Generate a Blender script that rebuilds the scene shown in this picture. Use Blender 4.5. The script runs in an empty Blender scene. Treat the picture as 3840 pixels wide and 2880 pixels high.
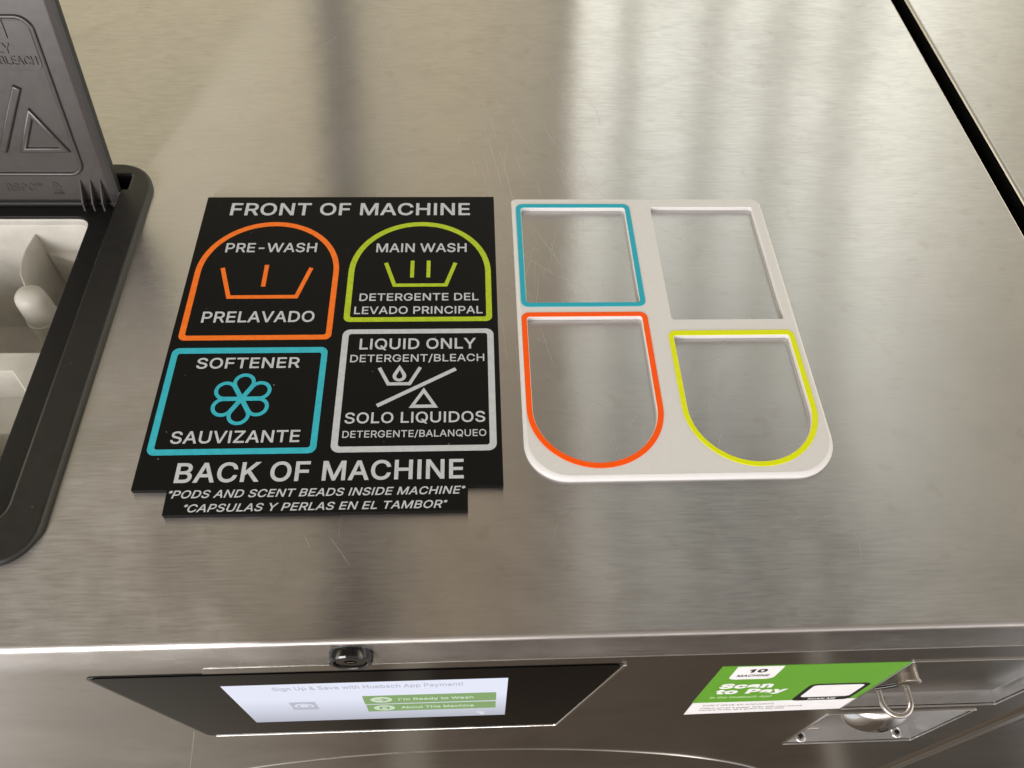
import bpy, bmesh, math, random
from mathutils import Matrix, Vector

# ------------------------------------------------------------------ units
K = 0.00076            # one modelling unit (0.76 mm) in metres
SC = bpy.context.scene
COL = SC.collection
R_ = math.radians

# ------------------------------------------------------------------ camera
cam = bpy.data.cameras.new('camera')
cam_o = bpy.data.objects.new('camera', cam)
COL.objects.link(cam_o)
_right = Vector((0.998772, -0.036657, 0.033322))
_down = Vector((-0.011074, -0.820834, -0.57106))
_fwd = Vector((0.048285, 0.56999, -0.820232))
cam_o.matrix_world = Matrix.Translation((0, 0, 500 * K)) @ Matrix((_right, -_down, -_fwd)).transposed().to_4x4()
cam.sensor_width = 36.0
cam.sensor_fit = 'HORIZONTAL'
cam.lens = 36.0 * 2990.20 / 3840.0
cam.clip_start = 0.01
cam.clip_end = 50.0
cam.dof.use_dof = True
cam.dof.focus_distance = 600 * K
cam.dof.aperture_fstop = 18.0
SC.camera = cam_o

# ------------------------------------------------------------------ render / exposure
SC.render.engine = 'CYCLES'
SC.view_settings.view_transform = 'Standard'
SC.view_settings.look = 'None'
SC.view_settings.exposure = 0.0
SC.view_settings.gamma = 1.0
SC.cycles.max_bounces = 8
SC.cycles.use_denoising = True
SC.cycles.sample_clamp_indirect = 6.0

# ------------------------------------------------------------------ world: the laundry room as it is reflected
world = bpy.data.worlds.new('World')
SC.world = world
world.use_nodes = True
wn = world.node_tree.nodes
wl = world.node_tree.links
wn.clear()
w_out = wn.new('ShaderNodeOutputWorld')
w_bg = wn.new('ShaderNodeBackground')
wl.new(w_bg.outputs[0], w_out.inputs[0])
w_tc = wn.new('ShaderNodeTexCoord')
w_sep = wn.new('ShaderNodeSeparateXYZ')
wl.new(w_tc.outputs['Generated'], w_sep.inputs[0])


def w_ramp(sock, stops, interp='EASE', lo=-1.0, hi=1.0):
    mr = wn.new('ShaderNodeMapRange')
    mr.inputs['From Min'].default_value = lo
    mr.inputs['From Max'].default_value = hi
    wl.new(sock, mr.inputs['Value'])
    r = wn.new('ShaderNodeValToRGB')
    r.color_ramp.interpolation = interp
    e = r.color_ramp.elements
    while len(e) > 1:
        e.remove(e[-1])
    for i, (p, c) in enumerate(stops):
        if not isinstance(c, tuple):
            c = (c, c, c)
        q = (p - lo) / (hi - lo)
        el = e[0] if i == 0 else e.new(q)
        el.position = q
        el.color = (c[0], c[1], c[2], 1)
    wl.new(mr.outputs[0], r.inputs[0])
    return r.outputs['Color']


def w_mix(a, b, mode='MULTIPLY', fac=1.0):
    m = wn.new('ShaderNodeMix')
    m.data_type = 'RGBA'
    m.blend_type = mode
    m.clamp_factor = True
    if isinstance(fac, float):
        m.inputs[0].default_value = fac
    else:
        wl.new(fac, m.inputs[0])
    for s, i in ((a, 6), (b, 7)):
        if isinstance(s, tuple):
            m.inputs[i].default_value = (*s, 1)
        else:
            wl.new(s, m.inputs[i])
    return m.outputs[2]


dx, dy, dz = w_sep.outputs
# room behind the machine: cream wall low, dimmer ceiling above
back = w_ramp(dz, [(-.15, (.30, .27, .20)), (.15, (.80, .70, .48)), (.45, (1.28, 1.16, .83)), (.60, (.80, .71, .53)),
                   (.76, (.40, .35, .275)), (.90, (.25, .21, .17)), (1.0, (.25, .21, .17))], 'LINEAR')
tint = w_ramp(dx, [(-.9, (2.4, 2.5, 2.7)), (-.66, (1.0, 1.0, 1.0)), (-.6, (.6, .6, .58)), (-.52, (.72, .72, .70)), (-.40, (1.0, 1.0, .97)), (-.30, (1.04, 1.04, 1.02)), (-.190, (1.02, 1.0, .98)),
                   (-.172, (.74, .74, .76)), (-.158, (.36, .37, .42)), (-.144, (.40, .41, .46)), (-.118, (.86, .85, .86)), (-.09, (.98, .97, .97)), (-.02, (1.0, .98, .96)),
                   (.085, (.86, .86, .90)), (.098, (.72, .73, .78)), (.118, (.70, .71, .77)), (.128, (.9, .92, .98)), (.145, (.66, .70, .76)), (.25, (.62, .66, .72)),
                   (.40, (.60, .63, .68)), (.52, (.66, .67, .69)), (.60, (.62, .62, .63)), (.72, (2.6, 2.7, 2.8)), (.9, (3.4, 3.5, 3.7))], 'LINEAR')
back = w_mix(back, tint)
# ceiling panels and pipes overhead
over = w_ramp(dx, [(-.6, (.6, .6, .6)), (-.42, (.66, .65, .63)), (-.20, (1.05, 1.05, 1.03)), (-.16, (.78, .80, .82)), (-.10, (.80, .82, .83)), (-.06, (1.12, 1.08, 1.02)), (.06, (1.05, 1.02, .98)),
                    (.118, (1.0, 1.0, 1.0)), (.13, (1.55, 1.55, 1.55)), (.155, (1.5, 1.5, 1.5)), (.17, (1.2, 1.22, 1.25)), (.24, (1.02, 1.06, 1.1)), (.27, (.80, .85, .88)), (.335, (.78, .82, .85)),
                    (.36, (1.05, 1.05, 1.04)), (.46, (1.05, 1.04, 1.02)), (.53, (.85, .84, .82)), (.7, (.7, .7, .7))], 'LINEAR')
back = w_mix(back, over, 'MULTIPLY', w_ramp(dz, [(.62, 0.0), (.84, 1.0)], 'LINEAR'))
# curtained window behind on the right
win_x = w_ramp(dx, [(.116, 0.0), (.130, 1.0), (.166, 1.0), (.178, .36), (.188, .42), (.202, 1.0), (.250, 1.0), (.264, .52), (.280, .58), (.296, 1.0), (.322, .97),
                    (.334, .55), (.352, .60), (.370, 1.0), (.388, 1.0), (.402, .56), (.418, .62), (.436, 1.05), (.46, 1.0), (.50, .62), (.56, .22), (.72, 0.0)], 'LINEAR')
win_z = w_ramp(dz, [(.05, 0.0), (.22, .8), (.38, 1.0), (.56, .95), (.66, .50), (.76, .12), (.88, 0.0)], 'LINEAR')
win = w_mix(w_mix(win_x, win_z), (1.62, 1.64, 1.56))
win = w_mix(win, w_ramp(dz, [(.3, (1.0, .98, .92)), (.7, (.95, 1.0, 1.06))], 'LINEAR'))
back = w_mix(back, win, 'ADD')
# the side of the room behind the photographer
front = w_ramp(dz, [(-.2, (.26, .23, .20)), (.05, (.50, .45, .42)), (.4, (.62, .57, .54)), (.8, (.42, .37, .33)), (1.0, (.29, .225, .165))], 'LINEAR')
# bright band added low behind the photographer to lighten the lid
lid_fill_band = w_mix(w_ramp(dz, [(-.07, 0.0), (.02, 1.0), (.22, 1.0), (.30, 0.0)], 'LINEAR'), w_ramp(dx, [(-.85, 0.0), (-.7, 1.0), (-.12, 1.0), (.1, .25), (.5, .2), (.8, .4)], 'LINEAR'))
front = w_mix(front, w_mix(lid_fill_band, (6.0, 5.6, 5.5)), 'ADD')
side = w_ramp(dy, [(-.12, 0.0), (.12, 1.0)], 'LINEAR')
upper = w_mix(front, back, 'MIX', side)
# floor
lower = w_ramp(dx, [(-.85, (.95, 1.0, 1.06)), (-.58, (.85, .89, .94)), (-.52, (1.0, .97, .93)), (-.48, (.62, .57, .51)), (-.44, (.50, .45, .39)), (-.38, (.41, .37, .315)), (-.18, (.25, .205, .16)), (-.11, (.155, .122, .094)), (-.085, (.30, .26, .21)), (-.065, (.28, .24, .19)), (-.045, (.135, .105, .08)), (.05, (.115, .088, .066)),
                    (.32, (.098, .076, .057)), (.365, (.10, .08, .06)), (.38, (.36, .32, .27)), (.395, (.10, .085, .07)), (.52, (.115, .10, .085)), (.60, (.30, .29, .28)), (.8, (1.0, 1.0, 1.02))], 'LINEAR')
lo_mask = w_ramp(dz, [(-.30, 1.0), (-.12, 0.0)], 'LINEAR')
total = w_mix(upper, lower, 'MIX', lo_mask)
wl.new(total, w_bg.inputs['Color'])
w_bg.inputs['Strength'].default_value = 1.0


def area_lamp(name, loc, target, sx, sy, power, color):
    l = bpy.data.lights.new(name, 'AREA')
    l.shape = 'RECTANGLE'
    l.size, l.size_y = sx, sy
    l.energy = power
    l.color = color
    o = bpy.data.objects.new(name, l)
    COL.objects.link(o)
    o.location = loc
    o.rotation_euler = (Vector(target) - Vector(loc)).to_track_quat('-Z', 'Y').to_euler()
    return o


# unseen soft key lamp added behind the photographer to brighten front-facing sides
area_lamp('front_key_lamp', (-0.95, -1.35, 0.66), (-.05, .15, -.1), .75, .55, 21, (1.0, .97, .94))

# ------------------------------------------------------------------ helpers

GLYPHS = {
    'A': '480|16,0 85,0 135,142 344,142 395,0 463,0 276,509 201,509|191,302 213,371 239,456 264,372 287,302 324,199 155,199',
    'B': '456|125,57 125,231 248,231 279,228 306,218 327,203 342,184 352,161 355,137 349,105 330,80 296,63 245,57|60,509 60,0 247,0 301,4 344,18 377,39 400,67 413,100 418,136 414,173 402,203 385,227 363,245 339,257 315,262 315,267 356,286 387,320 395,344 398,374 394,410 381,442 359,469 329,491 289,504 241,509|125,285 125,452 240,452 283,446 313,429 330,403 336,372 333,348 323,326 308,309 288,296 238,285',
    'C': '510|48,179 70,115 104,63 150,25 205,1 267,-7 305,-4 341,5 373,19 402,38 428,62 448,91 463,124 473,160 408,160 389,114 357,81 315,60 267,53 223,59 184,76 151,105 125,145 109,194 103,254 109,314 125,364 150,403 184,432 223,450 267,456 315,449 357,428 389,395 408,348 473,348 463,385 448,418 427,447 402,471 373,490 340,504 267,516 205,508 150,484 104,445 70,393 48,329 40,254',
    'D': '502|60,509 60,0 219,0 291,8 351,31 398,68 433,119 455,181 462,255 455,329 433,391 399,441 353,478 294,501 225,509|318,81 272,63 215,57 125,57 125,452 221,452 275,446 320,428 354,399 379,361 394,312 399,255 394,198 379,149 354,110',
    'E': '419|125,57 125,229 355,229 355,286 125,286 125,452 372,452 372,509 60,509 60,0 375,0 375,57',
    'F': '410|125,0 125,221 346,221 346,278 125,278 125,452 369,452 369,509 60,509 60,0',
    'G': '520|47,179 69,116 104,64 149,25 205,1 269,-7 326,0 377,19 419,50 451,91 471,141 478,200 478,256 283,256 283,199 415,199 410,160 396,123 374,93 345,71 309,57 269,53 224,59 184,76 151,105 125,145 109,194 103,254 109,314 125,364 150,404 183,432 222,450 265,456 315,448 356,427 387,393 408,349 474,349 465,384 449,416 429,445 403,469 374,489 340,504 304,513 265,516 203,508 149,484 103,445 69,393 47,329 40,254',
    'H': '517|60,0 125,0 125,232 392,232 392,0 457,0 457,509 392,509 392,289 125,289 125,509 60,509',
    'I': '185|60,0 125,0 125,509 60,509',
    'J': '396|33,173 33,145 44,81 75,33 124,3 185,-7 246,3 294,33 326,81 336,145 336,509 272,509 272,145 266,104 248,74 220,56 185,50 149,56 122,74 104,104 98,145 98,173',
    'L': '393|60,509 60,0 361,0 361,57 125,57 125,509',
    'K': '467|60,509 60,0 125,0 125,167 198,245 372,0 449,0 243,289 448,509 364,509 174,303 124,242 125,334 125,509',
    'M': '628|122,0 120,435 170,291 286,0 342,0 456,291 507,436 504,0 568,0 568,509 476,509 352,187 315,73 277,187 152,509 60,509 60,0',
    'N': '523|120,431 177,331 202,290 387,0 463,0 463,509 399,509 399,157 403,76 388,107 363,151 343,183 136,509 60,509 60,0 125,0 125,291',
    'O': '533|48,179 70,115 105,63 150,25 205,1 267,-7 329,1 384,25 429,63 464,115 486,179 493,254 486,329 464,393 429,445 384,484 329,508 267,516 205,508 150,484 105,445 70,393 48,329 40,254|125,144 109,194 103,254 109,314 125,364 151,404 184,433 223,450 267,456 310,450 349,433 383,404 408,365 425,314 430,254 425,194 408,144 383,105 349,76 310,59 267,53 223,59 184,76 151,105',
    'P': '445|60,509 60,0 125,0 125,186 235,186 289,191 332,207 366,233 390,265 404,304 409,348 404,391 390,430 366,462 332,487 289,503 235,509|125,242 125,452 232,452 268,449 297,439 318,423 333,402 342,376 344,348 342,319 333,294 318,272 297,256 269,246 233,242',
    'Q': '533|48,179 70,115 105,63 150,25 205,1 267,-7 329,1 356,13 401,-48 468,-48 402,40 429,63 464,115 486,179 493,254 486,329 464,393 429,445 384,484 329,508 267,516 205,508 150,484 105,445 70,393 48,329 40,254|125,144 109,194 103,254 109,314 125,364 151,404 184,433 223,450 267,456 310,450 349,433 383,404 408,365 425,314 430,254 425,194 408,144 383,105 365,90 313,159 245,159 318,63 310,59 267,53 223,59 184,76 151,105',
    'R': '449|60,509 60,0 125,0 125,198 236,198 246,199 353,0 428,0 313,211 333,217 367,240 390,271 405,309 409,352 405,395 390,433 367,465 333,489 290,504 236,509|125,255 125,452 233,452 269,449 298,440 319,425 334,405 342,380 345,352 342,324 334,300 319,281 298,267 269,258 234,255',
    'S': '447|64,60 91,31 128,9 172,-4 224,-9 278,-4 323,11 360,34 386,64 403,99 408,139 405,171 395,198 359,238 312,264 264,279 212,293 169,308 131,334 119,352 115,376 118,398 129,418 145,435 167,448 194,456 225,459 267,453 302,437 326,412 337,378 401,378 394,415 377,449 351,476 316,498 275,511 227,516 180,511 138,498 102,476 75,448 58,413 52,372 60,326 86,289 128,260 184,239 245,222 296,205 332,179 342,161 346,139 341,114 329,92 311,74 286,60 257,52 224,49 166,59 142,71 123,88 110,110 104,137 38,137 46,96',
    'T': '449|32,509 32,452 193,452 193,0 257,0 257,452 417,452 417,509',
    'U': '517|60,509 60,173 66,124 85,80 114,43 154,15 203,-2 259,-8 315,-2 363,15 403,43 433,80 451,124 457,173 457,509 393,509 393,178 389,144 377,113 357,87 331,68 298,56 259,52 220,56 187,68 160,87 141,113 128,144 124,178 124,509',
    'V': '480|84,509 16,509 204,0 278,0 463,509 395,509 290,206 267,138 241,52 215,137 192,206',
    'W': '700|0,509 68,509 190,95 310,509 375,509 496,95 618,509 685,509 530,0 462,0 343,405 223,0 155,0',
    'X': '474|18,0 91,0 182,129 237,218 268,165 292,129 382,0 456,0 276,263 446,509 374,509 298,400 252,329 238,302 204,361 104,509 29,509 200,260',
    'Y': '472|91,509 16,509 203,208 203,0 268,0 268,208 455,509 381,509 280,344 251,293 237,260 222,292 192,344',
    'Z': '438|152,57 114,55 169,129 397,462 397,509 40,509 40,452 285,452 323,453 273,385 42,46 42,0 399,0 399,57',
    '0': '453|53,178 69,113 95,62 130,24 174,1 227,-7 279,1 323,24 359,62 384,113 400,178 405,254 400,330 384,395 358,447 323,484 279,508 227,516 174,508 130,484 95,447 69,395 53,330 48,254|123,144 113,194 109,254 113,314 123,365 140,405 163,435 192,453 227,460 261,453 290,435 313,405 330,365 340,314 344,254 340,194 330,144 313,103 290,74 261,56 227,50 192,56 163,74 140,103',
    '1': '300|130,0 195,0 195,509 140,509 30,430 30,365 130,435',
    '-': '453|114,244 114,188 337,188 337,244',
    '/': '249|235,533 178,533 14,-76 71,-76',
    '*': '209|36,368 93,405 89,338 120,338 117,405 174,368 189,395 130,426 189,457 174,484 117,447 120,515 89,515 93,447 36,484 20,457 80,426 20,395',
    "'": '206|70,509 78,318 128,318 136,509',
    '?': '358|33,418 27,378 92,378 96,404 106,425 137,453 178,462 220,452 250,425 259,406 262,384 258,357 247,334 209,298 168,269 153,252 141,230 132,159 132,152 194,152 200,205 219,235 284,284 306,311 319,344 324,382 319,418 306,451 284,478 255,498 219,511 178,516 138,511 103,499 73,479 49,452|121,24 131,9 146,-1 164,-4 181,-1 196,9 206,24 209,41 206,58 196,73 181,83 164,86 146,83 131,73 121,58 118,41',
    '.': '188|50,41 53,24 63,9 78,-1 95,-4 113,-1 128,9 138,24 141,41 138,59 128,73 113,83 95,87 78,83 63,73 53,59',
    '!': '196|52,41 56,24 66,9 81,-1 98,-4 116,-1 130,9 140,24 143,41 140,58 130,73 116,83 98,86 81,83 66,73 56,58|63,509 67,160 128,160 132,509',
    '&': '448|54,62 78,34 110,12 150,-2 197,-7 234,-3 271,7 305,23 328,43 364,0 438,0 366,87 371,92 397,144 405,180 408,224 349,224 346,186 336,151 328,134 219,266 256,293 291,325 315,362 324,404 320,433 308,459 290,482 266,499 235,510 200,513 165,510 134,499 109,481 91,458 79,430 75,398 78,370 87,344 121,293 135,275 85,235 47,189 37,163 34,133 39,96|109,87 100,108 97,131 100,154 110,174 154,217 172,230 291,88 251,59 223,50 193,46 166,49 143,57 124,70|169,327 145,363 137,399 145,431 168,453 201,461 226,457 245,445 258,427 262,405 255,375 237,352 183,310',
    'a': '389|30,108 35,73 48,45 68,22 94,5 126,-5 160,-9 215,1 252,25 272,52 277,52 277,0 337,0 337,251 333,290 322,320 306,343 286,360 239,379 194,384 133,375 104,364 79,346 57,322 41,291 100,274 118,301 149,322 196,331 240,322 267,297 276,255 273,243 265,235 234,227 178,220 125,211 78,193 58,179 43,161 34,138|92,105 95,124 103,139 134,159 175,168 259,182 276,190 276,138 272,115 263,93 248,74 228,59 202,49 170,45 130,52 102,72',
    'b': '424|53,0 112,0 112,59 118,59 138,31 172,4 198,-5 229,-8 274,-2 313,16 346,45 370,84 385,133 390,189 385,245 370,293 345,332 313,361 274,378 229,384 197,381 171,373 137,346 118,319 114,319 114,509 53,509|125,115 116,150 113,189 116,229 125,263 140,291 161,312 188,325 220,330 253,325 280,311 301,290 316,261 325,227 328,189 325,151 316,117 301,88 279,66 253,51 220,47 188,51 162,65 140,86',
    'c': '396|34,187 40,133 56,85 82,46 117,16 159,-2 207,-8 261,-1 306,21 341,56 363,102 304,117 292,89 271,66 243,52 207,46 173,51 145,66 124,89 108,117 99,151 96,187 99,224 108,258 124,287 145,310 173,325 207,330 242,325 270,311 290,289 303,262 362,277 340,322 305,356 260,377 207,384 159,378 117,360 82,330 56,291 40,243',
    'd': '424|39,133 55,84 79,45 111,16 151,-2 195,-8 227,-5 252,4 287,31 307,59 313,59 313,0 372,0 372,509 311,509 311,319 306,319 287,346 253,373 228,381 196,384 151,378 112,361 79,332 55,293 39,245 34,189|109,117 99,151 96,189 99,227 108,261 124,290 145,311 172,325 205,330 237,325 263,312 284,291 300,263 309,229 312,189 309,150 299,115 284,86 263,65 236,51 205,47 172,51 145,66 124,88',
    'e': '404|34,187 40,132 56,85 82,46 117,16 161,-2 212,-8 249,-5 283,4 311,19 335,39 353,63 365,91 306,105 285,73 254,53 212,46 179,50 151,61 128,80 110,106 100,139 97,169 371,169 371,194 368,242 357,282 341,315 319,341 294,361 266,374 205,384 157,378 115,359 81,329 55,290 39,242|146,313 173,326 205,330 237,326 263,314 283,294 298,269 307,237 308,221 97,221 99,241 109,270 125,294',
    'f': '254|142,0 142,327 228,327 228,379 142,379 142,419 145,443 154,460 171,470 195,474 227,468 243,521 222,527 187,530 135,519 113,505 96,486 84,461 81,432 81,379 6,379 6,327 81,327 81,0',
    'g': '425|101,-41 51,-69 82,-110 134,-140 168,-148 207,-151 251,-147 291,-136 324,-117 350,-90 367,-54 372,-9 372,379 313,379 313,319 308,319 288,346 253,373 228,382 196,384 152,378 112,361 80,332 55,293 39,246 34,191 39,136 55,90 80,53 113,27 152,10 195,5 227,8 252,16 287,41 306,68 311,68 311,-6 304,-47 282,-75 249,-92 207,-97 154,-88 122,-66|109,123 99,155 96,193 99,229 109,262 124,290 145,312 172,325 205,330 237,325 264,312 285,291 300,264 309,231 312,193 309,154 300,121 285,95 264,75 237,63 205,59 172,63 145,76 124,96',
    'h': '410|53,509 53,0 114,0 114,227 117,257 126,283 141,303 161,317 184,326 210,329 246,323 273,304 290,275 296,235 296,0 357,0 357,240 353,285 341,321 321,349 295,369 264,380 227,384 187,379 152,362 124,332 114,312 114,509',
    'i': '167|67,446 84,443 100,446 114,455 123,468 126,483 123,499 114,512 100,521 84,524 67,521 54,512 44,499 41,483 44,468 54,455|53,379 53,0 114,0 114,379',
    'j': '167|-10,-143 37,-139 65,-129 86,-113 102,-90 111,-63 114,-30 114,379 53,379 53,-29 50,-54 40,-72 25,-83 -10,-87|44,468 53,455 67,446 83,443 100,446 114,455 123,468 126,483 123,499 114,512 100,521 83,524 67,521 53,512 44,499 41,483',
    'k': '381|114,212 114,509 53,509 53,0 114,0 114,141 154,178 294,0 372,0 201,216 360,379 284,379 121,212',
    'l': '170|55,0 115,0 115,530 55,530',
    'm': '610|132,346 118,323 112,306 112,379 53,379 53,0 114,0 114,238 117,266 126,289 140,307 158,320 199,330 229,326 253,311 269,288 274,260 274,0 335,0 335,247 345,290 374,320 395,328 419,330 447,326 473,313 490,289 496,254 496,0 557,0 557,255 553,296 541,328 522,354 497,372 468,383 437,386 381,375 337,343 322,321 317,308 309,331 287,361 257,380 219,386 172,376',
    'n': '410|114,0 114,227 117,257 126,283 141,303 161,317 184,326 210,329 246,323 273,304 290,275 296,235 296,0 357,0 357,240 353,285 341,321 321,349 295,369 264,380 227,384 187,379 152,362 124,332 112,307 112,379 53,379 53,0',
    'o': '415|40,133 56,85 82,46 117,16 159,-2 207,-8 256,-2 299,16 333,46 359,85 376,133 381,187 376,243 359,291 333,330 299,360 256,378 207,384 159,378 117,360 82,330 56,291 40,243 34,187|108,117 99,151 96,187 99,224 108,258 124,287 145,310 173,325 207,330 242,325 270,310 292,287 307,258 316,224 319,187 316,151 307,117 292,89 270,66 242,51 207,46 173,51 145,66 124,89',
    'p': '424|112,319 112,379 53,379 53,-143 114,-143 114,59 118,59 138,31 173,4 198,-5 229,-8 274,-2 313,16 346,45 370,84 385,133 390,189 385,245 370,293 345,332 313,361 274,378 229,384 197,381 171,373 137,346 118,319|125,115 116,150 113,189 116,229 125,263 140,291 161,312 188,325 220,330 253,325 280,311 301,290 316,261 325,227 328,189 325,151 316,117 301,88 279,66 253,51 220,47 188,51 162,65 140,86',
    'q': '424|39,133 55,84 79,45 111,16 151,-2 195,-8 227,-5 252,4 287,31 306,59 311,59 311,-143 372,-143 372,379 313,379 313,319 307,319 287,346 253,373 228,381 196,384 151,378 112,361 79,332 55,293 39,245 34,189|109,117 99,151 96,189 99,227 108,261 124,290 145,311 172,325 205,330 237,325 263,312 284,291 300,263 309,229 312,189 309,150 299,115 284,86 263,65 236,51 205,47 172,51 145,66 124,88',
    'r': '259|112,321 112,379 53,379 53,0 114,0 114,237 117,262 126,284 140,301 159,315 182,323 207,326 243,322 243,384 213,385 181,380 152,367 130,347 115,321',
    's': '365|62,38 84,18 112,3 145,-5 182,-8 223,-5 260,6 290,24 312,47 326,75 331,107 325,142 306,171 275,194 229,209 172,223 124,243 112,258 109,277 114,299 131,317 156,329 187,333 219,328 243,316 258,298 268,277 324,290 299,339 279,358 254,372 223,381 187,384 149,381 115,370 87,354 65,332 51,305 47,274 53,237 72,208 104,186 149,170 212,155 237,147 254,136 265,121 268,103 262,81 244,62 217,50 181,45 150,49 124,60 105,79 94,107 36,94 45,63',
    't': '227|65,93 72,52 92,21 125,2 168,-4 192,-3 213,2 202,54 170,50 150,53 136,61 128,76 126,98 126,327 204,327 204,379 126,379 126,471 65,471 65,379 6,379 6,327 65,327',
    'u': '410|53,379 53,139 57,95 69,59 89,31 115,11 146,-1 182,-5 222,0 257,17 286,47 298,73 298,0 357,0 357,379 296,379 296,153 293,122 283,97 268,77 249,62 226,53 200,50 164,56 137,75 119,105 114,144 114,379',
    'v': '389|187,87 165,155 84,379 17,379 163,0 226,0 371,379 305,379 224,155 195,59',
    'w': '567|87,379 23,379 138,0 199,0 263,225 284,309 319,172 368,0 429,0 545,379 480,379 434,214 413,135 397,66 382,136 362,214 316,379 252,379 206,214 186,135 170,64 154,137 133,214',
    'x': '379|21,0 91,0 148,85 189,155 231,85 287,0 358,0 224,192 352,379 282,379 233,306 191,233 147,306 100,379 29,379 155,195',
    'y': '389|61,-86 47,-139 65,-143 91,-145 139,-136 177,-107 204,-58 371,379 305,379 224,155 202,87 195,60 165,155 84,379 17,379 163,-1 151,-36 130,-74 104,-89',
    'z': '380|42,46 42,0 339,0 339,56 126,56 126,60 333,331 333,379 48,379 48,323 254,323 254,320',
    ' ': '188|',
    '7': '453|110,0 180,0 370,455 370,509 50,509 50,452 295,452',
}

def empty(name, loc, label=None, cat=None, group=None, parent=None):
    o = bpy.data.objects.new(name, None)
    COL.objects.link(o)
    o.empty_display_size = 0.02
    o.location = Vector(loc) * K
    if parent:
        o.parent = parent
    tag(o, label, cat, group)
    return o


def tag(o, label=None, cat=None, group=None, kind=None):
    for k, v in (('label', label), ('category', cat), ('group', group), ('kind', kind)):
        if v:
            o[k] = v
    return o


def world_loc(o):
    p = Vector((0, 0, 0))
    while o is not None:
        p += o.location
        o = o.parent
    return p


def link_mesh(name, me, mat, parent, smooth=None, base=None):
    """me holds world coordinates in metres; every object gets an origin of its own"""
    off = Vector(base) * K if base is not None else world_loc(parent) if parent else Vector((0, 0, 0))
    me.transform(Matrix.Translation(-off))
    o = bpy.data.objects.new(name, me)
    COL.objects.link(o)
    if parent:
        o.parent = parent
        o.location = off - world_loc(parent)
    else:
        o.location = off
    if isinstance(mat, (list, tuple)):
        for m in mat:
            me.materials.append(m)
    else:
        me.materials.append(mat)
    if smooth is not None:
        me.polygons.foreach_set('use_smooth', [True] * len(me.polygons))
        me.set_sharp_from_angle(angle=R_(smooth))
    me.update()
    return o


def mesh_from(verts, faces, name='m'):
    me = bpy.data.meshes.new(name)
    me.from_pydata([Vector(v) * K for v in verts], [], faces)
    me.update()
    return me


# plane frames: (a, b, c) -> origin + a*U + b*V + c*W
class Frame:
    def __init__(s, o=(0, 0, 0), u=(1, 0, 0), v=(0, 1, 0), w=(0, 0, 1)):
        s.o, s.u, s.v, s.w = Vector(o), Vector(u), Vector(v), Vector(w)

    def __call__(s, a, b, c=0.0):
        return s.o + s.u * a + s.v * b + s.w * c


TOP = Frame()
Y0 = 152.7
FRONT = Frame((0, Y0, 0), (1, 0, 0), (0, 0, 1), (0, -1, 0))      # (x, z, outwards)


def fill_mesh(loops, offset=0.0, half=0.0, bevel=0.0, bres=2):
    cu = bpy.data.curves.new('tmp', 'CURVE')
    cu.dimensions = '2D'
    cu.fill_mode = 'BOTH'
    cu.extrude = half
    cu.bevel_depth = bevel
    cu.bevel_resolution = bres
    cu.offset = offset
    for lp in loops:
        s = cu.splines.new('POLY')
        s.points.add(len(lp) - 1)
        for p, q in zip(s.points, lp):
            p.co = (q[0], q[1], 0, 1)
        s.use_cyclic_u = True
    o = bpy.data.objects.new('tmp', cu)
    COL.objects.link(o)
    bpy.context.view_layer.update()
    me = bpy.data.meshes.new_from_object(o.evaluated_get(bpy.context.evaluated_depsgraph_get()))
    bpy.data.objects.remove(o)
    bpy.data.curves.remove(cu)
    return me


def flip_if_needed(me, frame):
    if frame.u.cross(frame.v).dot(frame.w) < 0:
        me.flip_normals()


def solid(shapes, frame=TOP):
    """shapes: list of (loops, z0, z1, bevel) -> one mesh in world metres"""
    bm = bmesh.new()
    for sh in shapes:
        loops, z0, z1 = sh[:3]
        bev = sh[3] if len(sh) > 3 else 0.0
        h = (z1 - z0) / 2
        me = fill_mesh(loops, -bev, max(h - bev, 0.0), bev)
        mid = (z0 + z1) / 2
        for v in me.vertices:
            v.co = frame(v.co.x, v.co.y, v.co.z + mid) * K
        flip_if_needed(me, frame)
        bm.from_mesh(me)
        bpy.data.meshes.remove(me)
    bmesh.ops.remove_doubles(bm, verts=bm.verts, dist=1e-7)
    out = bpy.data.meshes.new('m')
    bm.to_mesh(out)
    bm.free()
    return out


def add_solid(name, shapes, mat, parent, frame=TOP, smooth=35, base=None):
    if isinstance(shapes, tuple):
        shapes = [shapes]
    o = link_mesh(name, solid(shapes, frame), mat, parent, smooth, base)
    if smooth is not None:
        flat_caps(o, frame.w)
    return o


def flat_caps(o, w):
    for p in o.data.polygons:
        if abs(p.normal.dot(w)) > .9995:
            p.use_smooth = False


def rpoly(pts, r, seg=6):
    """closed polygon with rounded corners; r one radius or one per corner"""
    n = len(pts)
    out = []
    for i in range(n):
        ri = r[i] if isinstance(r, (list, tuple)) else r
        p = Vector(pts[i]); a = (Vector(pts[i - 1]) - p); b = (Vector(pts[(i + 1) % n]) - p)
        if ri <= 0:
            out.append(tuple(p))
            continue
        a.normalize(); b.normalize()
        ang = math.acos(max(-1, min(1, a.dot(b))))
        d = ri / math.tan(ang / 2)
        c = p + (a + b).normalized() * (ri / math.sin(ang / 2))
        s, e = p + a * d - c, p + b * d - c
        t0 = math.atan2(s.y, s.x); t1 = math.atan2(e.y, e.x)
        dt = (t1 - t0 + math.pi) % (2 * math.pi) - math.pi
        for k in range(seg + 1):
            t = t0 + dt * k / seg
            out.append((c.x + ri * math.cos(t), c.y + ri * math.sin(t)))
    return out


def rrect(x0, y0, x1, y1, r, seg=6):
    return rpoly([(x0, y0), (x1, y0), (x1, y1), (x0, y1)], r, seg)


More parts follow.
